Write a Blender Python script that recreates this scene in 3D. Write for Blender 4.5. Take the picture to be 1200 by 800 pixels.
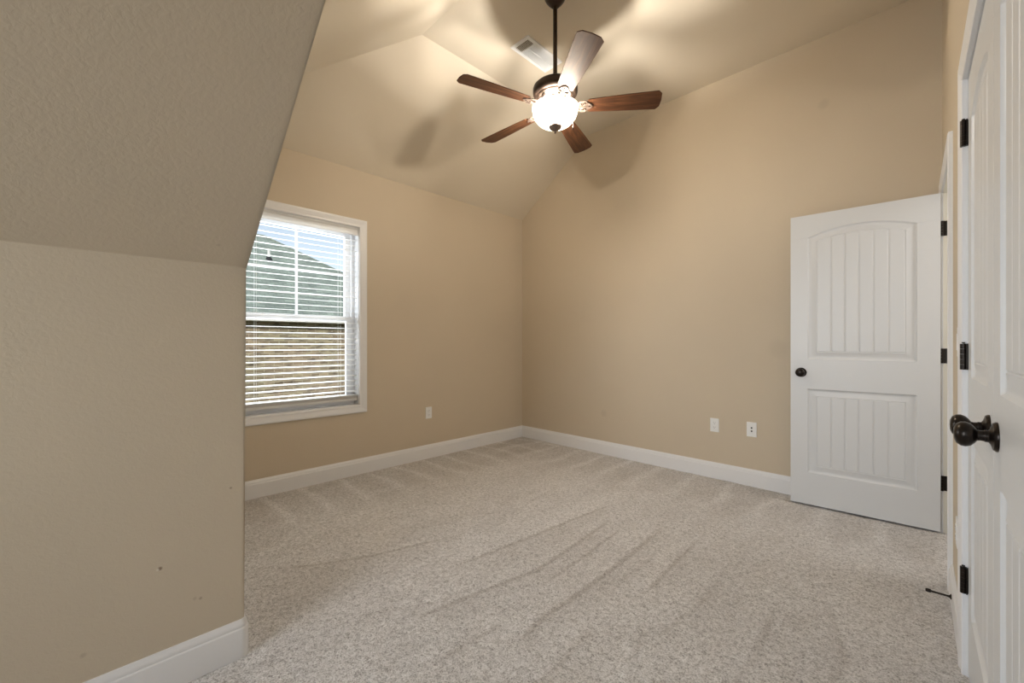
import bpy, bmesh, math, random
import numpy as np
from mathutils import Vector, Matrix

for o in list(bpy.data.objects): bpy.data.objects.remove(o)
SC = bpy.context.scene
COL = SC.collection
PI = math.pi
R = math.radians
random.seed(7)

# ------------------------------------------------------------------ camera
FOC = 488.0                      # focal length in pixels of a 1200 wide frame
YAW = 44.8
CAMH = 1.14
cam_d = bpy.data.cameras.new('camera'); cam = bpy.data.objects.new('camera', cam_d); COL.objects.link(cam)
cam_d.sensor_fit = 'HORIZONTAL'; cam_d.sensor_width = 36.0; cam_d.lens = 36.0 * FOC / 1200.0
cam_d.clip_start = 0.01; cam_d.clip_end = 300
cam_d.shift_y = 2.0 / 1200.0
cam.location = (0, 0, CAMH); cam.rotation_euler = (R(90), 0, R(YAW))
SC.camera = cam

# ------------------------------------------------------------------ light
SC.view_settings.view_transform = 'Standard'; SC.view_settings.look = 'None'
SC.view_settings.exposure = 0.50; SC.view_settings.gamma = 1.0
SC.view_settings.use_curve_mapping = False
W = bpy.data.worlds.new('world'); SC.world = W; W.use_nodes = True
wt = W.node_tree; wt.nodes.clear()
sky = wt.nodes.new('ShaderNodeTexSky'); sky.sky_type = 'NISHITA'
sky.sun_disc = False; sky.sun_elevation = R(48); sky.sun_rotation = R(120)
sky.air_density = 1.0; sky.dust_density = 1.2; sky.ozone_density = 1.0
bgn = wt.nodes.new('ShaderNodeBackground'); bgn.inputs['Strength'].default_value = 0.135
wo = wt.nodes.new('ShaderNodeOutputWorld')
hsv = wt.nodes.new('ShaderNodeHueSaturation'); hsv.inputs['Saturation'].default_value = .5; hsv.inputs['Value'].default_value = .95
wt.links.new(sky.outputs[0], hsv.inputs['Color']); wt.links.new(hsv.outputs[0], bgn.inputs[0]); wt.links.new(bgn.outputs[0], wo.inputs[0])

sun_d = bpy.data.lights.new('sun', 'SUN'); sun_d.energy = 2.2; sun_d.angle = R(1.0); sun_d.color = (1, .95, .88)
sun = bpy.data.objects.new('sun', sun_d); COL.objects.link(sun)
sun.rotation_euler = Vector((-0.80, 0.32, -0.42)).to_track_quat('-Z', 'Y').to_euler(); sun.location = (6, -4, 9)

def area(name, loc, aim, sx, sy, e, col, spread=180):
    d = bpy.data.lights.new(name, 'AREA'); d.shape = 'RECTANGLE'; d.size = sx; d.size_y = sy
    d.energy = e; d.color = col; d.spread = R(spread)
    o = bpy.data.objects.new(name, d); COL.objects.link(o); o.location = loc
    o.rotation_euler = (Vector(aim) - Vector(loc)).to_track_quat('-Z', 'Y').to_euler()
    return o
# daylight of the window in view, then two added fill lights
area('window_daylight', (-3.82, 1.17, 1.42), (-2.8, 1.17, 1.25), 0.9, 1.45, 24, (.88, .93, 1.0))
area('added_rear_fill', (-1.01, -1.98, 1.55), (-.9, 3.5, .6), 1.3, 1.5, 16, (.86, .93, 1.0), 100)  # fill added behind the camera to brighten the room, no known window
area('added_hall_fill', (1.02, 3.15, 1.75), (-2.6, 1.9, .9), .7, 1.3, 8, (1.0, .97, .93), 150)  # fill added beyond the doorway, no lamp is seen in the hall
BULB_W = 23.0
BOWL_E = 3.2

# ------------------------------------------------------------------ helpers
def obj(name, bm, mat=None, parent=None, smooth=False, M=None):
    me = bpy.data.meshes.new(name)
    bmesh.ops.recalc_face_normals(bm, faces=bm.faces[:])
    if smooth:
        for f in bm.faces: f.smooth = True
    bm.to_mesh(me); bm.free()
    if smooth:
        me.set_sharp_from_angle(angle=R(38))
    if mat: me.materials.append(mat)
    o = bpy.data.objects.new(name, me); COL.objects.link(o)
    if parent: o.parent = parent
    if M is not None: o.matrix_local = M
    return o
def tag(o, label=None, cat=None, group=None, kind=None):
    if label: o['label'] = label
    if cat: o['category'] = cat
    if group: o['group'] = group
    if kind: o['kind'] = kind
    return o
def empty(name, M):
    o = bpy.data.objects.new(name, None); COL.objects.link(o); o.empty_display_size = .1
    o.matrix_world = M
    return o
def box(bm, x0, x1, y0, y1, z0, z1, bev=0.0):
    m = Matrix.Translation(((x0+x1)/2, (y0+y1)/2, (z0+z1)/2)) @ Matrix.Diagonal((abs(x1-x0), abs(y1-y0), abs(z1-z0), 1))
    r = bmesh.ops.create_cube(bm, size=1, matrix=m)
    if bev:
        es = list({e for v in r['verts'] for e in v.link_edges})
        bmesh.ops.bevel(bm, geom=es, offset=bev, segments=2, profile=.5, affect='EDGES', clamp_overlap=True)
def prism(bm, pts, axis, a, b):
    """polygon pts (2D) extruded along axis from a to b; axis 'x': pts=(y,z); 'y': pts=(x,z); 'z': pts=(x,y)"""
    def P(p, t):
        return {'x': (t, p[0], p[1]), 'y': (p[0], t, p[1]), 'z': (p[0], p[1], t)}[axis]
    A = [bm.verts.new(P(p, a)) for p in pts]; B = [bm.verts.new(P(p, b)) for p in pts]
    n = len(pts)
    bm.faces.new(A); bm.faces.new(B[::-1])
    for i in range(n): bm.faces.new((A[i], A[(i+1) % n], B[(i+1) % n], B[i]))
    return A, B
def lathe(bm, prof, seg=40, M=Matrix.Identity(4)):
    """prof = [(r, z)...] about z"""
    rings = []
    for r, z in prof:
        if r < 1e-6: rings.append([bm.verts.new(M @ Vector((0, 0, z)))])
        else: rings.append([bm.verts.new(M @ Vector((r*math.cos(2*PI*i/seg), r*math.sin(2*PI*i/seg), z))) for i in range(seg)])
    for a, b in zip(rings, rings[1:]):
        for i in range(seg):
            j = (i+1) % seg
            if len(a) == 1 and len(b) == 1: continue
            if len(a) == 1: bm.faces.new((a[0], b[i], b[j]))
            elif len(b) == 1: bm.faces.new((a[i], b[0], a[j]))
            else: bm.faces.new((a[i], b[i], b[j], a[j]))
def tube(bm, pts, r, seg=10, cap=True):
    pts = [Vector(p) for p in pts]; rings = []
    rr = r if isinstance(r, (list, tuple)) else [r]*len(pts)
    up = None
    for i, p in enumerate(pts):
        t = (pts[min(i+1, len(pts)-1)] - pts[max(i-1, 0)]).normalized()
        if up is None:
            up = Vector((0, 0, 1)) if abs(t.z) < .9 else Vector((1, 0, 0))
        a = t.cross(up).normalized(); b = a.cross(t).normalized(); up = b
        rings.append([bm.verts.new(p + (a*math.cos(2*PI*k/seg) + b*math.sin(2*PI*k/seg))*rr[i]) for k in range(seg)])
    for a, b in zip(rings, rings[1:]):
        for k in range(seg): bm.faces.new((a[k], a[(k+1) % seg], b[(k+1) % seg], b[k]))
    if cap: bm.faces.new(rings[0]); bm.faces.new(rings[-1][::-1])
def T(x, y, z): return Matrix.Translation((x, y, z))
def copy_tree(o, parent=None):
    c = o.copy(); COL.objects.link(c); c.parent = parent
    for ch in list(o.children): copy_tree(ch, c)
    return c

# ------------------------------------------------------------------ materials
def mat(name, color, rough=.5, metal=0.0, spec=.5, coat=0.0):
    m = bpy.data.materials.new(name); m.use_nodes = True
    b = m.node_tree.nodes['Principled BSDF']
    b.inputs['Base Color'].default_value = (*color, 1); b.inputs['Roughness'].default_value = rough
    b.inputs['Metallic'].default_value = metal; b.inputs['Specular IOR Level'].default_value = spec
    b.inputs['Coat Weight'].default_value = coat
    return m
def N(m, t, **kw):
    n = m.node_tree.nodes.new(t)
    for k, v in kw.items(): setattr(n, k, v)
    return n
def L(m, a, b): m.node_tree.links.new(a, b)
def noise(m, scale, detail=3, rough=.5, vec=None, dist=0):
    n = N(m, 'ShaderNodeTexNoise'); n.inputs['Scale'].default_value = scale; n.inputs['Detail'].default_value = detail
    n.inputs['Roughness'].default_value = rough; n.inputs['Distortion'].default_value = dist
    if vec is not None: L(m, vec, n.inputs['Vector'])
    return n
def ramp(m, fac, stops):
    r = N(m, 'ShaderNodeValToRGB'); cr = r.color_ramp
    while len(cr.elements) < len(stops): cr.elements.new(.5)
    for e, (p, c) in zip(cr.elements, stops): e.position = p; e.color = (*c, 1)
    L(m, fac, r.inputs[0]); return r
def bump(m, h, strength, dist, prev=None):
    b = N(m, 'ShaderNodeBump'); b.inputs['Strength'].default_value = strength; b.inputs['Distance'].default_value = dist
    L(m, h, b.inputs['Height'])
    if prev is not None: L(m, prev.outputs[0], b.inputs['Normal'])
    return b
def mixc(m, fac, a, b, mode='MIX'):
    x = N(m, 'ShaderNodeMix', data_type='RGBA', blend_type=mode)
    for s, v in ((x.inputs[0], fac), (x.inputs[6], a), (x.inputs[7], b)):
        if isinstance(v, (int, float)): s.default_value = v
        elif isinstance(v, tuple): s.default_value = (*v, 1)
        else: L(m, v, s)
    return x
def PB(m): return m.node_tree.nodes['Principled BSDF']
def mathn(m, op, a, b=None):
    n = N(m, 'ShaderNodeMath', operation=op)
    for s, v in zip(n.inputs, (a, b)):
        if v is None: continue
        if isinstance(v, (int, float)): s.default_value = v
        else: L(m, v, s)
    return n.outputs[0]

def paint(name, col, spots=(), tex=1.0):
    """orange-peel wall paint; spots = (x,y,z,radius,strength,colour) scuffs at world places"""
    m = mat(name, col, .62, spec=.35)
    g = N(m, 'ShaderNodeNewGeometry'); P = g.outputs['Position']
    n1 = noise(m, 2.2, 3, .5, P)
    c = mixc(m, n1.outputs[0], tuple(v*.965 for v in col), tuple(min(1, v*1.03) for v in col)).outputs[2]
    for (x, y, z, rad, st, sc) in spots:
        d = N(m, 'ShaderNodeVectorMath', operation='DISTANCE'); L(m, P, d.inputs[0]); d.inputs[1].default_value = (x, y, z)
        mr = N(m, 'ShaderNodeMapRange'); mr.interpolation_type = 'SMOOTHSTEP'
        L(m, d.outputs['Value'], mr.inputs[0]); mr.inputs[1].default_value = rad; mr.inputs[2].default_value = rad*.25
        mr.inputs[3].default_value = 0; mr.inputs[4].default_value = st
        c = mixc(m, mr.outputs[0], c, sc).outputs[2]
    L(m, c, PB(m).inputs['Base Color'])
    n2 = noise(m, 75, 3, .55, P, .6)
    n3 = noise(m, 260, 2, .5, P)
    b = bump(m, n2.outputs[0], .10*tex, .006); b = bump(m, n3.outputs[0], .06*tex, .0015, b)
    L(m, b.outputs[0], PB(m).inputs['Normal'])
    return m
WALLC = (.600, .512, .390)
grey = (.30, .25, .19); brown = (.16, .09, .05)
M_wall = paint('beige_wall_paint', WALLC, [
    (-.52, 3.707, 2.86, .05, .18, grey), (-.80, 3.707, 1.10, .10, .12, grey), (-2.35, 3.707, .42, .05, .15, grey)])
M_knee = paint('beige_knee_wall_paint', WALLC, [
    (-1.772, .155, .405, .0085, .8, brown), (-1.772, .149, .403, .006, .6, (.8, .75, .66)), (-1.772, .262, .262, .007, .4, brown),
    (-1.772, .246, .268, .008, .2, brown), (-1.772, .35, .62, .006, .5, brown), (-1.772, -.02, .215, .010, .25, brown), (-1.70, .30, 1.475, .010, .25, brown)], tex=1.6)
M_ceil = paint('beige_ceiling_paint', (.69, .61, .485), tex=.5)
M_white = mat('white_semigloss_trim', (.80, .80, .81), .32)
_n = noise(M_white, 6, 2); _b = bump(M_white, _n.outputs[0], .05, .002); L(M_white, _b.outputs[0], PB(M_white).inputs['Normal'])
M_door = mat('white_door_paint', (.66, .67, .68), .36)
_tc = N(M_door, 'ShaderNodeTexCoord'); _mp = N(M_door, 'ShaderNodeMapping'); _mp.inputs['Scale'].default_value = (140, 140, 6)
L(M_door, _tc.outputs['Object'], _mp.inputs[0]); _n = noise(M_door, 1, 3, .6, _mp.outputs[0])
_b = bump(M_door, _n.outputs[0], .10, .001); L(M_door, _b.outputs[0], PB(M_door).inputs['Normal'])
M_jamb = mat('cream_door_jamb_paint', (.74, .70, .60), .38)
M_vinyl = mat('white_window_vinyl', (.84, .84, .85), .35)
M_slat = mat('white_blind_slat', (.88, .87, .86), .38)
_tr = N(M_slat, 'ShaderNodeBsdfTranslucent'); _tr.inputs[0].default_value = (.92, .91, .88, 1); _mx = N(M_slat, 'ShaderNodeMixShader'); _mx.inputs[0].default_value = .38
L(M_slat, PB(M_slat).outputs[0], _mx.inputs[1]); L(M_slat, _tr.outputs[0], _mx.inputs[2]); L(M_slat, _mx.outputs[0], M_slat.node_tree.nodes['Material Output'].inputs[0])
M_plate = mat('white_plastic_plate', (.84, .84, .83), .3)
M_dark = mat('dark_slot', (.02, .02, .02), .6)
M_black = mat('oil_rubbed_black_metal', (.018, .015, .013), .30, .7)
_n = noise(M_black, 60, 2); _r = ramp(M_black, _n.outputs[0], [(.35, (.012, .010, .009)), (.75, (.035, .024, .017))]); L(M_black, _r.outputs[0], PB(M_black).inputs['Base Color'])
M_bronze = mat('dark_bronze_metal', (.035, .022, .015), .36, .75)
_n = noise(M_bronze, 40, 2); _r = ramp(M_bronze, _n.outputs[0], [(.3, (.022, .014, .010)), (.8, (.055, .033, .022))]); L(M_bronze, _r.outputs[0], PB(M_bronze).inputs['Base Color'])
M_iron = mat('antique_pewter_metal', (.42, .33, .27), .55, .45, spec=.3)
_n = noise(M_iron, 70, 3); _r = ramp(M_iron, _n.outputs[0], [(.38, (.09, .06, .045)), (.62, (.34, .27, .23))]); L(M_iron, _r.outputs[0], PB(M_iron).inputs['Base Color'])

def wood_mat():
    m = mat('walnut_fan_blade', (.2, .08, .03), .52, spec=.32, coat=.0)
    PB(m).inputs['Coat Roughness'].default_value = .42
    tc = N(m, 'ShaderNodeTexCoord'); mp = N(m, 'ShaderNodeMapping'); mp.inputs['Scale'].default_value = (2.2, 26, 26)
    L(m, tc.outputs['Object'], mp.inputs[0])
    n = noise(m, 1.6, 6, .6, mp.outputs[0], .9)
    r = ramp(m, n.outputs[0], [(.28, (.035, .013, .006)), (.5, (.088, .034, .014)), (.72, (.17, .072, .030))])
    L(m, r.outputs[0], PB(m).inputs['Base Color'])
    return m
M_wood = wood_mat()

def carpet_mat():
    m = mat('beige_grey_carpet', (.5, .46, .42), .95, spec=.1)
    PB(m).inputs['Sheen Weight'].default_value = .25; PB(m).inputs['Sheen Roughness'].default_value = .6
    g = N(m, 'ShaderNodeNewGeometry'); P = g.outputs['Position']
    at = N(m, 'ShaderNodeAttribute'); at.attribute_name = 'lay'
    n1 = noise(m, 170, 3, .75, P, .4)
    n2 = noise(m, 55, 3, .7, P, .8)
    tuft = mixc(m, .42, n1.outputs[0], n2.outputs[0])
    r = ramp(m, tuft.outputs[2], [(.37, (.23, .215, .20)), (.46, (.54, .52, .50)), (.54, (.77, .75, .735)), (.64, (.92, .91, .90))])
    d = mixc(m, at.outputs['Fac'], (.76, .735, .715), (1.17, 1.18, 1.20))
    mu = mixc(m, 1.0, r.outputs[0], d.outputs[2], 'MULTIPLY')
    L(m, mu.outputs[2], PB(m).inputs['Base Color'])
    b = bump(m, tuft.outputs[2], .9, .012)
    L(m, b.outputs[0], PB(m).inputs['Normal'])
    return m
M_carpet = carpet_mat()

def glass_mat():
    m = bpy.data.materials.new('clear_window_glass'); m.use_nodes = True; nt = m.node_tree; nt.nodes.clear()
    o = nt.nodes.new('ShaderNodeOutputMaterial'); mx = nt.nodes.new('ShaderNodeMixShader')
    t = nt.nodes.new('ShaderNodeBsdfTransparent'); t.inputs[0].default_value = (.95, .97, .97, 1)
    gl = nt.nodes.new('ShaderNodeBsdfGlossy'); gl.inputs['Roughness'].default_value = .02
    lw = nt.nodes.new('ShaderNodeLayerWeight'); lw.inputs[0].default_value = .05
    nt.links.new(lw.outputs['Fresnel'], mx.inputs[0]); nt.links.new(t.outputs[0], mx.inputs[1]); nt.links.new(gl.outputs[0], mx.inputs[2])
    nt.links.new(mx.outputs[0], o.inputs[0]); return m
M_glass = glass_mat()

def bowl_mat():
    m = bpy.data.materials.new('frosted_lit_glass'); m.use_nodes = True; nt = m.node_tree
    p = nt.nodes['Principled BSDF']; p.inputs['Base Color'].default_value = (.30, .28, .25, 1); p.inputs['Roughness'].default_value = .3
    n = noise(m, 9, 3, .6); r = ramp(m, n.outputs[0], [(.3, (1.0, .88, .74)), (.7, (1.0, .93, .82))])
    L(m, r.outputs[0], p.inputs['Emission Color']); p.inputs['Emission Strength'].default_value = BOWL_E
    tr = nt.nodes.new('ShaderNodeBsdfTransparent'); tr.inputs[0].default_value = (1, .97, .92, 1); mx = nt.nodes.new('ShaderNodeMixShader'); mx.inputs[0].default_value = .36
    nt.links.new(tr.outputs[0], mx.inputs[1]); nt.links.new(p.outputs[0], mx.inputs[2]); nt.links.new(mx.outputs[0], nt.nodes['Material Output'].inputs[0])
    return m
M_bowl = bowl_mat()
M_bulb = mat('glowing_bulb', (.9, .9, .85), .3)
PB(M_bulb).inputs['Emission Color'].default_value = (1, .84, .62, 1); PB(M_bulb).inputs['Emission Strength'].default_value = 6

def brick_mat():
    m = mat('tan_brown_brick', (.3, .2, .15), .9)
    tc = N(m, 'ShaderNodeTexCoord'); sp = N(m, 'ShaderNodeSeparateXYZ'); cb = N(m, 'ShaderNodeCombineXYZ')
    L(m, tc.outputs['Object'], sp.inputs[0])
    s = mathn(m, 'ADD', sp.outputs[0], sp.outputs[1])
    L(m, s, cb.inputs[0]); L(m, sp.outputs[2], cb.inputs[1])
    def bt(c1, c2, mo, bias):
        b = N(m, 'ShaderNodeTexBrick'); L(m, cb.outputs[0], b.inputs['Vector'])
        b.inputs['Color1'].default_value = (*c1, 1); b.inputs['Color2'].default_value = (*c2, 1); b.inputs['Mortar'].default_value = (*mo, 1)
        b.inputs['Scale'].default_value = 1; b.inputs['Brick Width'].default_value = .21; b.inputs['Row Height'].default_value = .075
        b.inputs['Mortar Size'].default_value = .009; b.inputs['Bias'].default_value = bias; return b
    a = bt((.33, .275, .205), (.18, .145, .11), (.38, .35, .29), -.1)
    n = noise(m, 1.3, 3, .6, cb.outputs[0]); 
    mp = N(m, 'ShaderNodeMapping'); mp.inputs['Scale'].default_value = (4.0, 13, 1); L(m, cb.outputs[0], mp.inputs[0])
    n2 = noise(m, 1, 2, .5, mp.outputs[0])
    rr = ramp(m, n2.outputs[0], [(.30, (.45, .42, .40)), (.45, (.95, .9, .85)), (.65, (1.15, 1.12, 1.0))])
    c = mixc(m, 1.0, a.outputs[0], rr.outputs[0], 'MULTIPLY')
    r3 = ramp(m, n.outputs[0], [(.4, (1.0, .95, .92)), (.62, (.95, .98, .90))])
    c = mixc(m, 1.0, c.outputs[2], r3.outputs[0], 'MULTIPLY')
    L(m, c.outputs[2], PB(m).inputs['Base Color'])
    return m
M_brick = brick_mat()
def shingle_mat():
    m = mat('grey_green_asphalt_shingle', (.2, .24, .2), .95)
    tc = N(m, 'ShaderNodeTexCoord'); sp = N(m, 'ShaderNodeSeparateXYZ'); cb = N(m, 'ShaderNodeCombineXYZ')
    L(m, tc.outputs['Object'], sp.inputs[0]); L(m, sp.outputs[1], cb.inputs[0]); L(m, sp.outputs[2], cb.inputs[1])
    b = N(m, 'ShaderNodeTexBrick'); L(m, cb.outputs[0], b.inputs['Vector']); b.inputs['Scale'].default_value = 1
    b.inputs['Brick Width'].default_value = .19; b.inputs['Row Height'].default_value = .06; b.inputs['Mortar Size'].default_value = .006
    b.inputs['Color1'].default_value = (.27, .315, .275, 1); b.inputs['Color2'].default_value = (.20, .235, .21, 1); b.inputs['Mortar'].default_value = (.14, .165, .148, 1)
    mp = N(m, 'ShaderNodeMapping'); mp.inputs['Scale'].default_value = (1.6, 10, 1); L(m, cb.outputs[0], mp.inputs[0])
    n = noise(m, 1, 4, .7, mp.outputs[0])
    rr = ramp(m, n.outputs[0], [(.3, (.65, .66, .66)), (.7, (1.4, 1.4, 1.35))])
    c = mixc(m, 1.0, b.outputs[0], rr.outputs[0], 'MULTIPLY')
    L(m, c.outputs[2], PB(m).inputs['Base Color'])
    return m
M_shingle = shingle_mat()
M_grass = mat('lawn_grass', (.12, .16, .05), .95)
_n = noise(M_grass, 30, 4); _r = ramp(M_grass, _n.outputs[0], [(.3, (.06, .09, .03)), (.7, (.22, .24, .10))]); L(M_grass, _r.outputs[0], PB(M_grass).inputs['Base Color'])
M_fascia = mat('white_fascia_paint', (.7, .69, .66), .6)

# ------------------------------------------------------------------ room shell
XW = -3.505          # window wall
YF = 3.707           # far wall
YK = 0.394           # end of the knee wall block
XK = -1.772          # knee wall
ZP, ZC, SL = 2.645, 3.345, 0.737      # plate height, flat ceiling, slope
XR = XW + (ZC - ZP) / SL              # ridge line of the slope above the window wall
YB = -2.05           # wall behind the camera

def cell_box(bm, s0, s1, z0, z1, holes, mk):
    """boxes of a wall around rectangular holes; mk(bm, s0, s1, z0, z1)"""
    xs = s0
    for (a, b, za, zb) in sorted(holes):
        mk(bm, xs, a, z0, z1)
        if za > z0 + 1e-4: mk(bm, a, b, z0, za)
        if zb < z1 - 1e-4: mk(bm, a, b, zb, z1)
        xs = b
    mk(bm, xs, s1, z0, z1)

# window wall (with its opening)
WY0, WY1, WZ0, WZ1 = .700, 1.638, .603, 2.147
bm = bmesh.new()
cell_box(bm, YK - .3, YF + .12, 0, ZP + .02, [(WY0, WY1, WZ0, WZ1)], lambda b, s0, s1, z0, z1: box(b, XW - .16, XW, s0, s1, z0, z1))
tag(obj('wall_left', bm, M_wall), kind='structure')
# far wall
bm = bmesh.new(); box(bm, XW, .35, YF, YF + .12, 0, ZC + .05)
tag(obj('wall_back', bm, M_wall), kind='structure')
# knee wall with the slope above it, one plastered block with rounded corner
bm = bmesh.new()
xs = .30
A, B = prism(bm, [(XK, 0), (XK, 1.417), (xs, 1.417 + SL*(xs - XK)), (xs, 3.55), (XW - .1, 3.55), (XW - .1, 0)], 'y', YB, YK)
bm.edges.ensure_lookup_table()
es = [e for e in bm.edges if all(abs(v.co.y - YK) < 1e-5 for v in e.verts) and
      ((abs(e.verts[0].co.x - XK) < 1e-4 and abs(e.verts[1].co.x - XK) < 1e-4) or
       (max(v.co.x for v in e.verts) > .2 and min(v.co.x for v in e.verts) > XK - .01 and min(v.co.z for v in e.verts) < 1.5))]
bmesh.ops.bevel(bm, geom=es, offset=.016, segments=5, profile=.5, affect='EDGES')
o = obj('wall_knee', bm, M_knee, smooth=True); tag(o, kind='structure')
# wall behind the camera with an opening added for the rear fill light
bm = bmesh.new()
cell_box(bm, XK, .35, 0, 3.4, [(-1.66, -.36, .80, 2.30)], lambda b, s0, s1, z0, z1: box(b, s0, s1, YB - .12, YB, z0, z1))
tag(obj('wall_front', bm, M_wall), kind='structure')

# right wall frame: x' runs from the far corner towards the camera, y' into the wall
BETA = math.atan(.0160)
RW = Matrix.Translation((.074, YF, 0)) @ Matrix.Rotation(-PI/2 + BETA, 4, 'Z')
D0, D1, DH = .100, .870, 2.045       # far doorway
C0, C1 = 1.597, 2.833                # closet doorway
bm = bmesh.new()
cell_box(bm, 0.0, 5.80, 0, ZC + .05, [(D0, D1, 0, DH), (C0, C1, 0, DH)], lambda b, s0, s1, z0, z1: box(b, s0, s1, 0, .12, z0, z1))
tag(obj('wall_right', bm, M_wall, M=RW), kind='structure')
# hallway beyond the open doorway and inside of the closet
bm = bmesh.new()
box(bm, -.35, 1.25, 1.15, 1.25, 0, 2.6); box(bm, -.45, -.35, .12, 1.25, 0, 2.6); box(bm, 1.25, 1.35, .12, 1.25, 0, 2.6); box(bm, -.45, 1.35, .12, 1.25, 2.6, 2.7)
tag(obj('wall_hall', bm, M_wall, M=RW), kind='structure')
bm = bmesh.new()
box(bm, 1.45, 3.0, .70, .76, 0, 2.4); box(bm, 1.39, 1.45, .12, .76, 0, 2.4); box(bm, 3.0, 3.06, .12, .76, 0, 2.4); box(bm, 1.39, 3.06, .12, .76, 2.4, 2.46)
tag(obj('wall_closet', bm, M_wall, M=RW), kind='structure')

# ceiling: window-side slope, hip slope, flat part
YH = 1.66                      # where the hip slope meets the flat ceiling
def slab(bm, pts, th=.08):
    lo = [bm.verts.new(p) for p in pts]; hi = [bm.verts.new((p[0], p[1], p[2] + th)) for p in pts]; n = len(pts)
    bm.faces.new(lo); bm.faces.new(hi[::-1])
    for i in range(n): bm.faces.new((lo[i], lo[(i+1) % n], hi[(i+1) % n], hi[i]))
bm = bmesh.new()
slab(bm, [(XW, YK, ZP), (XR, YH, ZC), (XR, YF, ZC), (XW, YF, ZP)])
slab(bm, [(XW, YK, ZP), (.30, YK, ZP), (.30, YH, ZC), (XR, YH, ZC)])
slab(bm, [(XR, YH, ZC), (.30, YH, ZC), (.30, YF, ZC), (XR, YF, ZC)])
tag(obj('ceiling', bm, M_ceil), kind='structure')

# carpeted floor: a fine sheet whose pile lies in vacuum tracks
def build_floor():
    x0, x1, y0, y1, st = XW - .02, .14, -.6, YF + .02, .0085
    nx = int((x1-x0)/st); ny = int((y1-y0)/st)
    X, Y = np.meshgrid(np.linspace(x0, x1, nx), np.linspace(y0, y1, ny))
    rng = np.random.default_rng(3)
    def vn(sx, sy, seed):
        r = np.random.default_rng(seed); g = r.random((90, 90))
        u = (X - x0)/sx; v = (Y - y0)/sy
        i = np.floor(u).astype(int) % 89; j = np.floor(v).astype(int) % 89
        fu = u - np.floor(u); fv = v - np.floor(v); fu = fu*fu*(3-2*fu); fv = fv*fv*(3-2*fv)
        return (g[j, i]*(1-fu)*(1-fv) + g[j, i+1]*fu*(1-fv) + g[j+1, i]*(1-fu)*fv + g[j+1, i+1]*fu*fv)
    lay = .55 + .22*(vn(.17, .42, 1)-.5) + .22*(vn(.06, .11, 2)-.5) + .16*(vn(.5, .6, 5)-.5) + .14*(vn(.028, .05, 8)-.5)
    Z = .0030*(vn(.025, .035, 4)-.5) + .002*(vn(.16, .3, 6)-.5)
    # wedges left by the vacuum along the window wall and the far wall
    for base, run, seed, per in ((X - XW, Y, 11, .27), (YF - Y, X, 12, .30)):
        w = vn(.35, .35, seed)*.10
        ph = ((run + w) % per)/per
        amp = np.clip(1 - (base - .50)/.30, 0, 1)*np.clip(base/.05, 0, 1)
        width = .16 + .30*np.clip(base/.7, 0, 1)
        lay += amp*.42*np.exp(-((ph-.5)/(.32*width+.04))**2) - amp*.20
    lay -= .10*np.clip(1 - (X-XW)/.8, 0, 1)  # broad band, darker towards the window wall
    # long tracks
    def seg(pts, dark, w, shift=.0, band=0.0, bw=.12, dz=.0022):
        nonlocal lay, Z
        best = np.full(X.shape, 9.0); side = np.zeros(X.shape); tt = np.zeros(X.shape); n = len(pts)-1
        for k in range(n):
            ax, ay = pts[k]; bx, by = pts[k+1]; dx, dy = bx-ax, by-ay; l2 = dx*dx+dy*dy
            t = np.clip(((X-ax)*dx + (Y-ay)*dy)/l2, 0, 1)
            px = X-ax-t*dx; py = Y-ay-t*dy; d = np.hypot(px, py); m = d < best
            best = np.where(m, d, best); side = np.where(m, np.sign(dx*py-dy*px), side); tt = np.where(m, (k+t)/n, tt)
        fade = np.clip(np.minimum(tt, 1-tt)*8, 0, 1)
        wob = 1 + 0.0*best
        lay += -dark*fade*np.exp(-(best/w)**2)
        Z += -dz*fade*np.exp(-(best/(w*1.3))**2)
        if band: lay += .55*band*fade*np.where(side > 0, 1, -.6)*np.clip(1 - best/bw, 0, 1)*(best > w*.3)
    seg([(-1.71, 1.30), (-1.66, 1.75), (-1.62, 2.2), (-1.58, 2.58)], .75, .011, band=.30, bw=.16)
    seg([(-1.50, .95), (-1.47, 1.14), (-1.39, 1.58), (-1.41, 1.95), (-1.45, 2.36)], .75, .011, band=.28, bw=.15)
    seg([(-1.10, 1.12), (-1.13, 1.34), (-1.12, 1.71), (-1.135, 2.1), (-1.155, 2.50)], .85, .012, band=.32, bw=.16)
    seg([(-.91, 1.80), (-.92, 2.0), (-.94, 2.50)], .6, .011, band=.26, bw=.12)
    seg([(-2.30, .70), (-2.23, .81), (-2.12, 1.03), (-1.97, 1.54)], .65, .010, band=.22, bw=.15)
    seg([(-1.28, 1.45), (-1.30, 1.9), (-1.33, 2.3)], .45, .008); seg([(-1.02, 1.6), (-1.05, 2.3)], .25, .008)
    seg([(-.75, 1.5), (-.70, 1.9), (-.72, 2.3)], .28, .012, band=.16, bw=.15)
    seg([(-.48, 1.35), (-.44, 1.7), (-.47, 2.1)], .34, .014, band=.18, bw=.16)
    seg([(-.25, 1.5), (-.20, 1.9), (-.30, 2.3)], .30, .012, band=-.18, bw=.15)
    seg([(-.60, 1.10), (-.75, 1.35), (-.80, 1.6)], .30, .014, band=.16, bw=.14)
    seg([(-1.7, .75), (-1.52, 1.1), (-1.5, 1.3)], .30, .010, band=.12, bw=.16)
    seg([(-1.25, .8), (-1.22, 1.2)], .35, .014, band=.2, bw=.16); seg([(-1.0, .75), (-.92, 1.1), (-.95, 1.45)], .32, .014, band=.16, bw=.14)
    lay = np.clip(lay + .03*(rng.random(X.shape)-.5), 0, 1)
    P = np.stack([X, Y, Z], -1).reshape(-1, 3).astype(np.float32)
    idx = np.arange(nx*ny).reshape(ny, nx)
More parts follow.
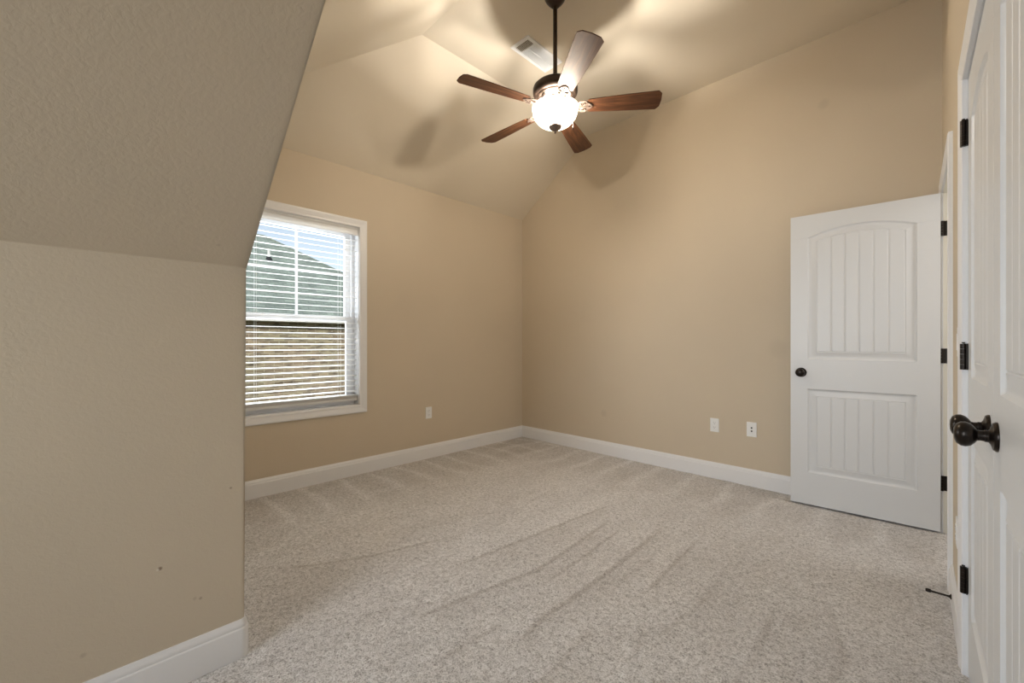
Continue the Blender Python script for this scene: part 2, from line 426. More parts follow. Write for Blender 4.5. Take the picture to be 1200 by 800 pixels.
    F = np.stack([idx[:-1, :-1], idx[:-1, 1:], idx[1:, 1:], idx[1:, :-1]], -1).reshape(-1, 4).astype(np.int32)
    me = bpy.data.meshes.new('floor'); me.vertices.add(len(P)); me.vertices.foreach_set('co', P.ravel())
    me.loops.add(F.size); me.loops.foreach_set('vertex_index', F.ravel())
    me.polygons.add(len(F)); me.polygons.foreach_set('loop_start', np.arange(0, F.size, 4, dtype=np.int32))
    me.polygons.foreach_set('use_smooth', np.ones(len(F), dtype=bool))
    me.update(calc_edges=True)
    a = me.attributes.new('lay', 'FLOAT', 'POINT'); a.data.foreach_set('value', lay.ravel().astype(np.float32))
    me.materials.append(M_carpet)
    o = bpy.data.objects.new('floor', me); COL.objects.link(o); return o
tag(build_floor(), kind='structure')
bm = bmesh.new()
box(bm, XW - .16, 1.45, YB - .12, YF + .5, -.20, -.012)
tag(obj('floor', bm, M_carpet), kind='structure')
bm = bmesh.new(); box(bm, XK, .2, YB, -.6, -.012, 0.0)
tag(obj('floor', bm, M_carpet), kind='structure')

# ------------------------------------------------------------------ baseboards, casings
BH = .135
def base_prof():      # (depth, z)
    return [(0, 0), (.014, 0), (.014, .102), (.0125, .106), (.0105, .108), (.0105, .114), (.0085, .122), (.0045, .129), (.003, BH), (0, BH)]
def baseboard(name, p0, p1, nrm, ext0=0, ext1=0, M=None):
    """profile run from p0 to p1 (2D) with the depth growing along nrm"""
    bm = bmesh.new(); prof = base_prof(); d = (Vector(p1) - Vector(p0)).normalized(); n = Vector(nrm)
    r0 = []; r1 = []
    for a, z in prof:
        q = Vector(p0) + n*a + d*(a*ext0); r0.append(bm.verts.new((q.x, q.y, z)))
        q = Vector(p1) + n*a + d*(a*ext1); r1.append(bm.verts.new((q.x, q.y, z)))
    k = len(prof); bm.faces.new(r0); bm.faces.new(r1[::-1])
    for i in range(k): bm.faces.new((r0[i], r0[(i+1) % k], r1[(i+1) % k], r1[i]))
    return tag(obj(name, bm, M_white, M=M), kind='structure')
baseboard('baseboard_left', (XW, YK + .001), (XW, YF), (1, 0), 1, -1)
baseboard('baseboard_back', (XW, YF), (.068, YF), (0, -1), 1, 0)
# knee wall board turns round the bullnose corner
def knee_board():
    bm = bmesh.new(); prof = base_prof(); path = [((XK, YB), (1, 0))]
    rr = .016
    for k in range(7):
        a = k/6*PI/2; path.append(((XK - rr + rr*math.cos(a), YK - rr + rr*math.sin(a)), (math.cos(a), math.sin(a))))
    path.append(((XW, YK), (0, 1)))
    rings = []
    for p, n in path:
        rings.append([bm.verts.new((p[0] + n[0]*a, p[1] + n[1]*a, z)) for a, z in prof])
    k = len(prof)
    for a, b in zip(rings, rings[1:]):
        for i in range(k): bm.faces.new((a[i], a[(i+1) % k], b[(i+1) % k], b[i]))
    bm.faces.new(rings[0]); bm.faces.new(rings[-1][::-1])
    return tag(obj('baseboard_knee', bm, M_white, smooth=True), kind='structure')
knee_board()
CW = .066
CP = [(0, 0), (0, .010), (.004, .0125), (.014, .0125), (.018, .0105), (.040, .015), (.050, .0175), (.060, .0175), (CW, .014), (CW, 0)]   # (across from inner edge, depth)
def casing(bm, a0, a1, z0, z1, face=0.0, bottom=False):
    """picture-frame casing round an opening, local x across, -y out of the wall"""
    inner = [(a0, z0), (a0, z1), (a1, z1), (a1, z0)]
    corner = [(-1, -1 if bottom else 0), (-1, 1), (1, 1), (1, -1 if bottom else 0)]
    order = [0, 1, 2, 3] + ([0] if bottom else [])
    rings = [[bm.verts.new((inner[i][0] + corner[i][0]*w, face - d, inner[i][1] + corner[i][1]*w)) for w, d in CP] for i in order[:4]]
    seq = [rings[i] for i in order]
    k = len(CP)
    for a, b in zip(seq, seq[1:]):
        for i in range(k): bm.faces.new((a[i], a[(i+1) % k], b[(i+1) % k], b[i]))
    if not bottom: bm.faces.new(rings[0]); bm.faces.new(rings[3][::-1])
# far doorway casing and jamb
bm = bmesh.new(); casing(bm, D0, D1, 0.0, DH)
tr1 = tag(obj('trim_1', bm, M_white, M=RW), kind='structure')
bm = bmesh.new()
box(bm, D0, D0 + .004, .0, .12, 0, DH); box(bm, D1 - .004, D1, .0, .12, 0, DH); box(bm, D0, D1, .0, .12, DH - .004, DH)
box(bm, D0 + .004, D0 + .015, .045, .08, 0, DH - .004); box(bm, D1 - .015, D1 - .004, .045, .08, 0, DH - .004)
tag(obj('door_jamb', bm, M_jamb, parent=tr1), 'cream painted door jamb')
bm = bmesh.new(); casing(bm, C0, C1, 0.0, DH)
tr2 = tag(obj('trim_2', bm, M_white, M=RW), kind='structure')
bm = bmesh.new()
box(bm, C0, C0 + .003, .0, .12, 0, DH); box(bm, C1 - .003, C1, .0, .12, 0, DH); box(bm, C0, C1, .0, .12, DH - .003, DH)
obj('door_jamb', bm, M_white, parent=tr2)
# right wall baseboards between the casings
baseboard('baseboard_right', (D1 + CW, 0), (C0 - CW, 0), (0, -1), M=RW)
baseboard('baseboard_right', (C1 + CW, 0), (5.7, 0), (0, -1), M=RW)

# ------------------------------------------------------------------ doors
def panel_depth(u, z, w, panels):
    """depth (positive = carved in) at a point on a moulded door face"""
    for (a, b, z0, z1, rise) in panels:
        top = z1
        if rise:
            c = (a+b)/2; h = (b-a)/2; top = z1 + rise*(1 - ((u-c)/h)**2) if abs(u-c) < h else z1
        e = min(u-a, b-u, z-z0, top-z)
        if e <= 0: continue
        if e < .010: return .009*math.sin(e/.010*PI/2)
        if e < .022: return .009
        if e < .050: return .009 - .0065*((e-.022)/.028)
        # planked field with V grooves
        fa, fb = a + .058, b - .058; n = max(3, round((fb-fa)/.073)); pw = (fb-fa)/n
        d = .0025
        if e > .056:
            t = (u - fa)/pw; g = abs(t - round(t))*pw
            if 0 < round(t) < n and g < .005: d = .0025 + .0032*(1 - g/.005)
        elif e < .058 and e >= .052: d = .0045
        return d
    return 0.0
def door_leaf(name, w, h, th, panels, parent):
    us = set(); zs = set()
    for (a, b, z0, z1, rise) in panels:
        for e in (0, .005, .010, .022, .036, .050, .0525, .055, .0575, .060): us.update((round(a+e, 4), round(b-e, 4))); zs.update((round(z0+e, 4), round(z1-e, 4)))
        fa, fb = a + .058, b - .058; n = max(3, round((fb-fa)/.073)); pw = (fb-fa)/n
        for k in range(1, n):
            for g in (-.0052, -.0026, 0, .0026, .0052): us.add(round(fa + k*pw + g, 4))
        if rise:
            k = z1 - .07
            while k < z1 + rise + .01: zs.add(round(k, 4)); k += .0025
            k = a
            while k < b: us.add(round(k, 4)); k += .012
    us.update((0, w)); zs.update((0, h))
    us = sorted(us); zs = sorted(zs)
    def dedupe(v, t=.0008):
        out = [v[0]]
        for x in v[1:]:
            if x - out[-1] > t: out.append(x)
        return out
    us = dedupe(us); zs = dedupe(zs); us[-1] = w; zs[-1] = h
    bm = bmesh.new()
    def face(sign, y0):
        g = [[bm.verts.new((u, y0 + sign*panel_depth(u, z, w, panels), z)) for u in us] for z in zs]
        for j in range(len(zs)-1):
            for i in range(len(us)-1): bm.faces.new((g[j][i], g[j][i+1], g[j+1][i+1], g[j+1][i]))
        return g
    f = face(1, 0.0); b = face(-1, th)
    for j in range(len(zs)-1):
        bm.faces.new((f[j][0], f[j+1][0], b[j+1][0], b[j][0])); bm.faces.new((f[j][-1], b[j][-1], b[j+1][-1], f[j+1][-1]))
    for i in range(len(us)-1):
        bm.faces.new((f[0][i], b[0][i], b[0][i+1], f[0][i+1])); bm.faces.new((f[-1][i], f[-1][i+1], b[-1][i+1], b[-1][i]))
    return obj(name, bm, M_door, parent, smooth=True)
def knob(parent, x, z, y, out):
    """round knob on its rosette; out = -1 towards the viewer side (local -y) or +1"""
    Mx = T(x, y, z) @ Matrix.Rotation(PI/2 if out < 0 else -PI/2, 4, 'X')
    bm = bmesh.new()
    lathe(bm, [(0, .0), (.033, .0), (.033, .003), (.030, .0075), (.024, .009), (.018, .011), (.0135, .014), (.0135, .02), (0, .02)], 36, Mx)
    rs = obj('rosette', bm, M_black, parent, smooth=True)
    bm = bmesh.new()
    lathe(bm, [(0, .019), (.0125, .019), (.0115, .026), (.0125, .031), (.019, .035), (.0255, .041), (.0285, .049), (.0275, .057), (.022, .064), (.013, .0675), (0, .0685)], 36, Mx)
    kb = obj('door_knob', bm, M_black, parent, smooth=True)
    return kb
def hinge(parent, x, z, y, side=1, jamb=False):
    """barrel on the viewer side of the leaf edge with its two plates"""
    bm = bmesh.new(); h = .089
    for k in range(5):
        lathe(bm, [(0, 0), (.0085, 0), (.0085, .0172), (0, .0172)], 14, T(x, y - .0095, z - h/2 + k*.0178))
    lathe(bm, [(0, 0), (.004, .002), (.0045, .005), (0, .005)], 12, T(x, y - .0095, z + h/2)); 
    box(bm, x - .002, x + .002, y - .007, y + .016, z - h/2, z + h/2)
    box(bm, x - .012, x + .012, y - .0035, y - .0005, z - h/2, z + h/2)
    return obj('hinge', bm, M_black, parent, smooth=True)
HZ = (.285, 1.05, 1.815)
LH = 2.022                                  # leaf height
def far_panels(w): return [(.100, w-.100, .812-.012, .825-.0, 0)]
# open door: local x from its free edge to its hinge edge, local y away from the viewer
W0 = Vector((.064, 3.566)); W1 = Vector((-.686, 3.524)); dv = (W0 - W1); DW = dv.length
DM = Matrix.Translation((W1.x, W1.y, .014)) @ Matrix.Rotation(math.atan2(dv.y, dv.x), 4, 'Z')
d1 = empty('door_1', DM); tag(d1, kind='structure')
door_leaf('door_leaf', DW, LH, .035, [(.100, DW-.100, .222, .808, 0), (.100, DW-.100, 1.013, 1.862, .055)], d1)
knob(d1, .062, .921, 0.0, -1); knob(d1, .062, .921, .035, 1)
for z in HZ:
    bm = bmesh.new()
    # plate on the jamb, seen beside the open leaf, and the barrel at the leaf's edge
    Mi = DM.inverted() @ RW
    bmt = bmesh.new(); zz = z + .014
    box(bmt, D0 + .004, D0 + .0065, .002, .036, zz - .0445, zz + .0445)
    for k in range(5): lathe(bmt, [(0, 0), (.006, 0), (.006, .0172), (0, .0172)], 12, T(D0 + .016, -.006, zz - .0445 + k*.0178))
    box(bmt, D0 + .005, D0 + .016, -.007, .004, zz - .0445, zz + .0445)
    bmesh.ops.transform(bmt, matrix=Mi, verts=bmt.verts[:])
    obj('hinge', bmt, M_black, d1, smooth=True); bm.free()
# latch plate on the free edge
bm = bmesh.new(); box(bm, -.001, .001, .006, .029, .892, .950); obj('latch_plate', bm, M_black, d1)

# closet pair, closed
LW = (C1 - C0 - .006 - .006)/2
def closet_door(name, x0, hinge_left):
    e = empty(name, RW @ T(x0, .004, .014)); tag(e, kind='structure')
    door_leaf('door_leaf', LW, LH, .035, [(.100, LW-.100, .222, .808, 0), (.100, LW-.100, 1.013, 1.862, .045)], e)
    knob(e, LW - .066 if hinge_left else .066, .916, 0.0, -1)
    for z in HZ: hinge(e, 0.0 if hinge_left else LW, z + .03, -.002)
    return e
closet_door('door_2', C0 + .004, True)
closet_door('door_3', C0 + .008 + LW, False)
bm = bmesh.new(); box(bm, LW - .003, LW + .010, -.004, -.0005, 0, LH); 

bm.free()

# ------------------------------------------------------------------ window
# local frame: x along the wall (world +Y), y into the wall (world -X)
WM = Matrix.Translation((XW, 0, 0)) @ Matrix.Rotation(PI/2, 4, 'Z')
w1 = empty('window_1', WM); tag(w1, kind='structure')
bm = bmesh.new(); casing(bm, WY0, WY1, WZ0, WZ1, bottom=True); obj('window_casing', bm, M_white, w1)
bm = bmesh.new()
for (a, b, c, d) in ((WY0, WY0+.004, WZ0, WZ1), (WY1-.004, WY1, WZ0, WZ1), (WY0, WY1, WZ0, WZ0+.004), (WY0, WY1, WZ1-.004, WZ1)):
    box(bm, a, b, .0, .155, c, d)
obj('window_jamb', bm, M_white, w1)
def frame(bm, a0, a1, z0, z1, y0, y1, wl, wr, wb, wtp, bev=.002):
    box(bm, a0, a0+wl, y0, y1, z0, z1, bev); box(bm, a1-wr, a1, y0, y1, z0, z1, bev)
    box(bm, a0+wl, a1-wr, y0, y1, z0, z0+wb, bev); box(bm, a0+wl, a1-wr, y0, y1, z1-wtp, z1, bev)
bm = bmesh.new(); frame(bm, WY0+.004, WY1-.004, WZ0+.004, WZ1-.004, .085, .155, .026, .026, .028, .026)
obj('window_frame', bm, M_vinyl, w1)
a0, a1 = WY0 + .030, WY1 - .030; zm = 1.352
bm = bmesh.new(); frame(bm, a0, a1, WZ0+.032, zm+.022, .090, .116, .046, .046, .055, .040)
box(bm, (a0+a1)/2-.03, (a0+a1)/2+.03, .082, .090, zm+.004, zm+.016)
ls = obj('lower_sash', bm, M_vinyl, w1)
bm = bmesh.new(); box(bm, a0+.04, a1-.04, .101, .105, WZ0+.08, zm-.01); obj('window_glass', bm, M_glass, ls)
bm = bmesh.new(); frame(bm, a0, a1, zm-.022, WZ1-.030, .120, .146, .046, .046, .044, .040)
us_ = obj('upper_sash', bm, M_vinyl, w1)
bm = bmesh.new(); box(bm, a0+.04, a1-.04, .131, .135, zm+.01, WZ1-.06); obj('window_glass', bm, M_glass, us_)
bm = bmesh.new(); ac = (a0+a1)/2
box(bm, ac-.009, ac+.009, .124, .130, zm+.02, WZ1-.07); box(bm, a0+.045, a1-.045, .1235, .1295, 1.727, 1.747)
obj('muntin', bm, M_vinyl, us_)

# the blind in the reveal
bl = empty('window_blind', WM @ T((WY0+WY1)/2, .045, WZ1 - .004))
tag(bl, 'white horizontal slatted blind lowered open inside the window', 'blind')
hw = (WY1-WY0)/2 - .007; Htot = WZ1 - .004 - WZ0 - .004
bm = bmesh.new(); box(bm, -hw, hw, -.026, .026, -.045, 0, .002); obj('headrail', bm, M_slat, bl)
bm = bmesh.new(); prism(bm, [(-.040, 0), (-.030, 0), (-.030, -.066), (-.036, -.070), (-.040, -.064), (-.037, -.050), (-.037, -.020), (-.041, -.012)], 'x', -hw, hw)
obj('valance', bm, M_slat, bl)
bm = bmesh.new(); pitch = .0452; n = int((Htot - .075 - .035)/pitch)
for k in range(n + 1):
    zc = -.108 - k*pitch
    if zc < -Htot + .098: break
    tl = R(6.5 if k not in (2, 11) else 19) + R(random.uniform(-1, 1))
    prof = []
    for i in range(7):
        s = -1 + i/3; y = s*.025; zz = .0022*(1 - s*s)
        prof.append((y*math.cos(tl) - zz*math.sin(tl), y*math.sin(tl) + zz*math.cos(tl)))
    top = [(p[0], zc + p[1] + .0010) for p in prof]; bot = [(p[0], zc + p[1] - .0010) for p in prof][::-1]
    prism(bm, top + bot, 'x', -hw + .002, hw - .002)
for k in range(5):          # the slats gathered on the bottom rail
    zc = -Htot + .060 + k*.0054
    pts = [(-.025 + .05*i/6, zc + .0022*(1 - (i/3-1)**2)) for i in range(7)]
    prism(bm, [(y, z + .0013) for y, z in pts] + [(y, z - .0013) for y, z in pts][::-1], 'x', -hw + .002, hw - .002)
sl = obj('slats', bm, M_slat, bl)
bm = bmesh.new(); box(bm, -hw, hw, -.027, .027, -Htot + .034, -Htot + .057, .003); obj('bottom_rail', bm, M_slat, bl)
for x in (-hw*.68, hw*.68):
    bm = bmesh.new()
    for y in (-.0275, .0275): tube(bm, [(x, y, -.045), (x, y, -Htot + .055)], .0008, 6)
    obj('ladder_cord', bm, M_slat, bl)
# unseen window added behind the camera to go with the rear fill
RMW = Matrix.Translation((0, YB, 0)) @ Matrix.Rotation(PI, 4, 'Z')      # local y into the wall = world -Y
w2 = empty('added_rear_window', RMW); tag(w2, kind='structure')
bm = bmesh.new(); casing(bm, .36, 1.66, .80, 2.30, bottom=True); obj('window_casing', bm, M_white, w2)
bm = bmesh.new(); frame(bm, .36, 1.66, .80, 2.30, .08, .12, .04, .04, .04, .04); box(bm, .99, 1.03, .08, .12, .84, 2.26); obj('window_frame', bm, M_vinyl, w2)

# ------------------------------------------------------------------ plates, vent, door stop
def plate(M, kind, label, cat, w=.070, h=.114, name='wall_outlet'):
    e = empty(name, M); tag(e, label, cat)
    bm = bmesh.new(); box(bm, -w/2, w/2, -.0055, 0, -h/2, h/2, .002); obj('cover_plate', bm, M_plate, e)
    if kind == 'duplex':
        for zc in (-.0195, .0195):
            bm = bmesh.new()
            lathe(bm, [(0, 0), (.0172, 0), (.0172, .002), (.0165, .0028), (0, .0028)], 24, T(0, -.0053, zc) @ Matrix.Rotation(PI/2, 4, 'X') @ Matrix.Diagonal((1, .84, 1, 1)))
            s = obj('socket', bm, M_plate, e)
            for x0, x1, zt in ((-.0072, -.0054, .0075), (.0054, .0072, .0065)):
                bs = bmesh.new(); box(bs, x0, x1, -.0085, -.0078, zc - .001, zc + zt); obj('socket_slot', bs, M_dark, s)
            bs = bmesh.new(); lathe(bs, [(0, 0), (.0024, 0), (.0024, .0006), (0, .0006)], 12, T(0, -.0079, zc - .0075) @ Matrix.Rotation(PI/2, 4, 'X')); obj('ground_hole', bs, M_dark, s)
    elif kind == 'jacks':
        for zc in (-.013, .013):
            bm = bmesh.new()
            lathe(bm, [(0, 0), (.0062, 0), (.0062, .0025), (.0042, .004), (.0042, .008), (0, .008)], 18, T(0, -.005, zc) @ Matrix.Rotation(PI/2, 4, 'X'))
            obj('cable_jack', bm, M_dark, e, smooth=True)
    elif kind == 'switch':
        bm = bmesh.new(); box(bm, -.0165, .0165, -.0085, -.005, -.033, .033, .001); obj('rocker', bm, M_plate, e)
    for zc in ((-.048, .048) if kind != 'duplex' else (0,)):
        bm = bmesh.new(); lathe(bm, [(0, 0), (.003, 0), (.0025, .0012), (0, .0012)], 10, T(0, -.0055, zc) @ Matrix.Rotation(PI/2, 4, 'X'))
        obj('screw', bm, M_plate, e, smooth=True)
    return e
plate(T(-1.265, YF, .449), 'duplex', 'white outlet cover on the back wall, left one of the pair near the baseboard', 'outlet')
plate(T(-.984, YF, .452), 'jacks', 'white jack plate with two dark dots on the back wall, nearest the open door', 'wall plate', w=.072, h=.116, name='jack_plate')
plate(WM @ T(2.353, 0, .450), 'duplex', 'white outlet on the window wall, between the window and the corner', 'outlet')
plate(RW @ T(1.32, 0, 1.145), 'switch', 'white light switch plate on the narrow wall strip between the two doorways', 'switch', h=.116, name='light_switch')
plate(RW @ T(1.24, 0, .375), 'duplex', 'white outlet low on the narrow wall strip beside the closet casing', 'outlet')

# ceiling register: long side along world Y
vt = empty('ceiling_vent', T(-2.105, 2.392, ZC)); tag(vt, 'white rectangular air vent on the ceiling behind the fan rod', 'vent')
bm = bmesh.new()
frame(bm, -.088, .088, -.198, .198, 0, 1, .024, .024, .024, .024, 0)
bmesh.ops.transform(bm, matrix=Matrix(((1, 0, 0, 0), (0, 0, 1, 0), (0, -.009, 0, 0), (0, 0, 0, 1))), verts=bm.verts[:])
obj('vent_frame', bm, M_plate, vt)
bm = bmesh.new(); box(bm, -.070, .070, -.104, .180, -.0030, -.0002); obj('damper', bm, M_plate, vt)
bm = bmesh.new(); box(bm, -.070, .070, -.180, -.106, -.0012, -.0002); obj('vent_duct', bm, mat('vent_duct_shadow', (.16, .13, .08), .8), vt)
bm = bmesh.new(); y = -.171
while y < .174:
    tl = R(50) if y > -.105 else R(88)
    c, s_ = math.cos(tl), math.sin(tl); q = .0066 if y > -.105 else .0022
    prism(bm, [(y + (-q)*c - (-.0005)*s_, -.0068 + (-q)*s_*.75 + (-.0005)*c), (y + q*c + .0005*s_, -.0068 + q*s_*.75 - .0005*c), (y + q*c - .0005*s_, -.0068 + q*s_*.75 + .0005*c), (y + (-q)*c - .0005*s_, -.0068 + (-q)*s_*.75 + .0006*c)], 'x', -.066, .066)
    y += .0105
box(bm, -.002, .002, -.103, .175, -.0095, -.004); box(bm, -.066, .066, -.108, -.102, -.0095, -.002)
obj('vent_louvers', bm, M_plate, vt)

# rigid door stop on the right wall's baseboard
ds = empty('door_stop', RW @ T(1.135, -.0135, .062)); tag(ds, 'thin black rod door stop sticking out of the right baseboard above the carpet', 'door stop')
Mx = Matrix.Rotation(PI/2, 4, 'X')
bm = bmesh.new(); lathe(bm, [(0, 0), (.011, 0), (.011, .003), (.006, .006), (.0042, .010), (.0042, .066), (0, .066)], 18, Mx); obj('rod', bm, M_black, ds, smooth=True)
bm = bmesh.new(); lathe(bm, [(0, .062), (.0072, .062), (.0078, .066), (.0078, .074), (.006, .079), (0, .080)], 18, Mx); obj('bumper_tip', bm, M_black, ds, smooth=True)

# ------------------------------------------------------------------ ceiling fan
FX, FY = -1.673, 2.075
ZB = 2.650                      # blade plane
fan = empty('ceiling_fan', T(FX, FY, ZC)); tag(fan, 'ceiling fan with five walnut blades and a lit frosted bowl on a dark rod', 'ceiling fan')
def fz(z): return z - ZC
bm = bmesh.new(); lathe(bm, [(0, 0), (.066, 0), (.067, -.008), (.063, -.018), (.052, -.034), (.036, -.052), (.024, -.064), (.018, -.068), (0, -.068)], 40); obj('canopy', bm, M_bronze, fan, smooth=True)
bm = bmesh.new(); lathe(bm, [(0, -.06), (.0132, -.06), (.0132, fz(2.80)), (.021, fz(2.798)), (.026, fz(2.79)), (.028, fz(2.77)), (0, fz(2.77))], 24); obj('downrod', bm, M_bronze, fan, smooth=True)
bm = bmesh.new(); lathe(bm, [(0, fz(2.792)), (.05, fz(2.792)), (.095, fz(2.786)), (.126, fz(2.776)), (.139, fz(2.764)), (.142, fz(2.755)), (.142, fz(2.735)), (.139, fz(2.722)), (.130, fz(2.712)), (.118, fz(2.706)), (0, fz(2.706))], 56)
obj('motor_housing', bm, M_bronze, fan, smooth=True)
bm = bmesh.new(); lathe(bm, [(.120, fz(2.708)), (.114, fz(2.700)), (.106, fz(2.697)), (.060, fz(2.690)), (.056, fz(2.672)), (.050, fz(2.655)), (.034, fz(2.648)), (0, fz(2.648))], 56)
fw = obj('motor_plate', bm, M_bronze, fan, smooth=True)
for k in range(20):
    b2 = bmesh.new(); box(b2, .070, .100, -.0035, .0035, fz(2.6915), fz(2.697)); bmesh.ops.transform(b2, matrix=Matrix.Rotation(2*PI*k/20, 4, 'Z'), verts=b2.verts[:])
    obj('cooling_slot', b2, M_dark, fw)
# blade outline: narrow root, wider clipped tip
def blade_pts():
    half = [(.195, .020), (.203, .040), (.212, .050), (.30, .0565), (.45, .0650), (.625, .0720), (.645, .050), (.650, .0)]
    up = [(x, y) for x, y in half]; dn = [(x, -y) for x, y in half[:-1]][::-1]
    return up + dn
def blade_mesh():
    bm = bmesh.new(); pts = blade_pts(); prism(bm, pts, 'z', -.0028, .0028)
    return bm
def iron_mesh():
    bm = bmesh.new()
    half = [(.104, .014), (.112, .013), (.130, .014), (.143, .021), (.150, .034), (.162, .043), (.178, .046), (.192, .043), (.199, .034), (.203, .026), (.214, .024), (.222, .017), (.230, .008), (.232, 0)]
    pts = half + [(x, -y) for x, y in half[:-1]][::-1]
    prism(bm, pts, 'z', -.0075, -.0030)
    # raised scrolls and rib
    for s in (1, -1):
        p = []
        for i in range(15):
            a = PI*1.5*i/14; rr = .017 - .0085*i/14
            p.append((.176 + rr*math.cos(a + PI*.9), s*(.024 + rr*math.sin(a + PI*.9)*1.0), -.009))
        tube(bm, p, .0032, 8)
        tube(bm, [(.108, s*.011, -.008), (.12, s*.009, -.009), (.14, s*.012, -.009), (.155, s*.026, -.009)], .003, 8)
    tube(bm, [(.106, 0, -.006), (.12, 0, -.010), (.2, 0, -.009), (.225, 0, -.008)], [.007, .006, .005, .002], 10)
    return bm
def screw_mesh(x, y):
    bm = bmesh.new(); lathe(bm, [(0, -.0125), (.003, -.012), (.005, -.0095), (.005, -.007), (0, -.007)], 12, T(x, y, 0))
    return bm
PITCH = R(-13)
def blade_matrix(k): return Matrix.Rotation(R(252.8 + 72*k), 4, 'Z') @ T(0, 0, fz(ZB - .013)) @ Matrix.Rotation(PITCH, 4, 'X')
b0 = obj('fan_blade', blade_mesh(), M_wood, fan, M=blade_matrix(0))
md = b0.modifiers.new('b', 'BEVEL'); md.width = .0015; md.segments = 2
i0 = obj('blade_iron', iron_mesh(), M_iron, b0, smooth=True)
for sx_, sy_ in ((.176, .024), (.176, -.024), (.214, 0)): obj('screw', screw_mesh(sx_, sy_), M_bronze, b0, smooth=True)
# arm of the iron up to the motor plate
bm = bmesh.new(); tube(bm, [(.080, 0, .062), (.094, 0, .046), (.102, 0, .018), (.118, 0, -.004)], [.012, .012, .011, .009], 12); a0_ = obj('iron_arm', bm, M_iron, i0, smooth=True)
for k in range(1, 5):
    c = copy_tree(b0, fan); c.matrix_local = blade_matrix(k)
# light kit
bm = bmesh.new(); lathe(bm, [(0, fz(2.650)), (.046, fz(2.650)), (.048, fz(2.640)), (.046, fz(2.622)), (.030, fz(2.612)), (.008, fz(2.608)), (.006, fz(2.512)), (0, fz(2.512))], 32); kit = obj('light_fitter', bm, M_bronze, fan, smooth=True)
bm = bmesh.new()
pr = []
for i in range(15):
    a = i/14*PI/2; pr.append((.010 + .134*math.sin(a)**.88, 2.630 - .002 - .112*math.cos(a)))
pr[-1] = (.144, 2.626)
outer = [(r, fz(z)) for r, z in pr] + [(.1475, fz(2.630)), (.1475, fz(2.634)), (.141, fz(2.634))]
inner = [(max(r - .005, .010), fz(z + .004)) for r, z in pr][::-1]
lathe(bm, outer + inner + [outer[0]], 64)
bowl = obj('glass_bowl', bm, M_bowl, fan, smooth=True); tag(bowl, 'lit frosted white glass bowl')
bm = bmesh.new(); lathe(bm, [(0, fz(2.530)), (.030, fz(2.531)), (.040, fz(2.524)), (.042, fz(2.516)), (.037, fz(2.507)), (.023, fz(2.498)), (.010, fz(2.492)), (.006, fz(2.487)), (.008, fz(2.482)), (.005, fz(2.475)), (0, fz(2.472))], 32)
obj('finial', bm, M_iron, fan, smooth=True)
for k in range(3):
    a = R(45 + 120*k); bx, by = .060*math.cos(a), .060*math.sin(a)
    bm = bmesh.new(); lathe(bm, [(0, fz(2.545)), (.010, fz(2.548)), (.0165, fz(2.560)), (.0165, fz(2.572)), (.010, fz(2.590)), (.009, fz(2.602)), (0, fz(2.602))], 20, T(bx, by, 0))
    obj('bulb', bm, M_bulb, kit, smooth=True)
ld = bpy.data.lights.new('bulb_light', 'POINT'); ld.energy = BULB_W; ld.color = (1.0, .94, .86); ld.shadow_soft_size = .013
for k in range(3):
    a = R(105 + 120*k); lo = bpy.data.objects.new('bulb_light', ld); COL.objects.link(lo); lo.location = (FX + .058*math.cos(a), FY + .058*math.sin(a), 2.560)
bm = bmesh.new(); tube(bm, [(.045, -.030, fz(2.63)), (.150, -.015, fz(2.624)), (.152, -.015, fz(2.60)), (.152, -.015, fz(2.46))], .0012, 6); 
for k in range(22): lathe(bm, [(0, -.002), (.002, 0), (0, .002)], 8, T(.152, -.015, fz(2.60 - k*.0062)))
lathe(bm, [(0, 0), (.004, -.003), (.0045, -.012), (.003, -.02), (0, -.022)], 12, T(.152, -.015, fz(2.46)))
obj('pull_chain', bm, M_bronze, fan, smooth=True)

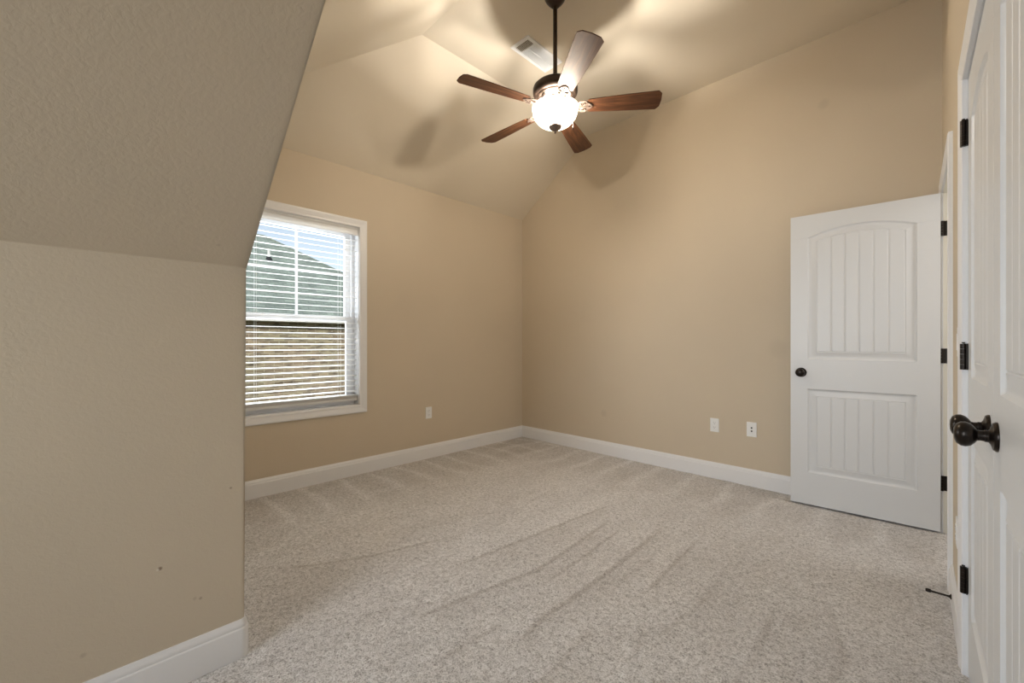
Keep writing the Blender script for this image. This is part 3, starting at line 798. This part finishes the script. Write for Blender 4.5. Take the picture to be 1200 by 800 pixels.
# ------------------------------------------------------------------ outside
hs = empty('neighbor_house', T(-11, 0, -3)); tag(hs, 'neighboring brick house with grey-green shingled hip roof seen through the window', 'house')
EZ = 1.85 + 3; PT = .67; YE0, YE1 = -9.0, 7.65
bm = bmesh.new(); box(bm, -8.6, 0, YE0 + .3, YE1 - .3, 0, EZ); obj('brick_wall', bm, M_brick, hs)
HX = 3.9 + .3; xe0, xe1 = -8.9, .3; xm = (xe0 + xe1)/2 + .6
bm = bmesh.new(); run = xe1 - (-3.6); zr = EZ + run*PT; xr = -3.6; xb = xr - run
v = [(xe1, YE0, EZ), (xe1, YE1, EZ), (xr, YE1 - run, zr), (xr, YE0 + run, zr), (xb, YE0, EZ), (xb, YE1, EZ)]
vs = [bm.verts.new(p) for p in v]; vl = [bm.verts.new((p[0], p[1], p[2] - .12)) for p in v]
for f in ((0, 1, 2, 3), (1, 5, 2), (5, 4, 3, 2), (4, 0, 3)):
    bm.faces.new([vs[i] for i in f]); bm.faces.new([vl[i] for i in f][::-1])
for a, b in ((0, 1), (1, 5), (5, 4), (4, 0)): bm.faces.new((vs[a], vs[b], vl[b], vl[a]))
rf = obj('shingle_roof', bm, M_shingle, hs)
bm = bmesh.new(); tube(bm, [v[1], v[2], v[3], v[0]], .05, 6); obj('ridge_cap', bm, M_shingle, rf)
bm = bmesh.new(); box(bm, xe1 - .02, xe1 + .03, YE0, YE1, EZ - .20, EZ - .02); box(bm, -.0, xe1, YE0, YE1, EZ - .2, EZ - .17); obj('fascia', bm, M_fascia, hs)
# plumbing vent on the roof
pd = Vector((-.7046, .7096)) + Vector((.7096, .7046))*(-285/FOC)
tt = (1.85 + PT*(-10.7) - CAMH)/((402-303)/FOC + PT*pd.x*1.0)
tt = (CAMH - 1.85 + PT*10.7)/(PT*(-pd.x) - (402-303)/FOC)
px_, py_ = pd.x*tt, pd.y*tt; pz_ = 1.85 + PT*(-10.7 - px_)
bm = bmesh.new(); lathe(bm, [(0, -.1), (.038, -.1), (.038, .24), (0, .24)], 16, T(px_ + 11, py_, pz_ + 3)); vp = obj('vent_pipe', bm, M_fascia, hs, smooth=True)
bm = bmesh.new(); lathe(bm, [(.13, -.09), (.07, .02), (.045, .05), (0, .05)], 16, T(px_ + 11, py_, pz_ + 3)); obj('pipe_flashing', bm, M_dark, vp, smooth=True)
bm = bmesh.new(); box(bm, -60, -3.9, -60, 60, -3.2, -3.0); tag(obj('lawn', bm, M_grass), kind='structure')
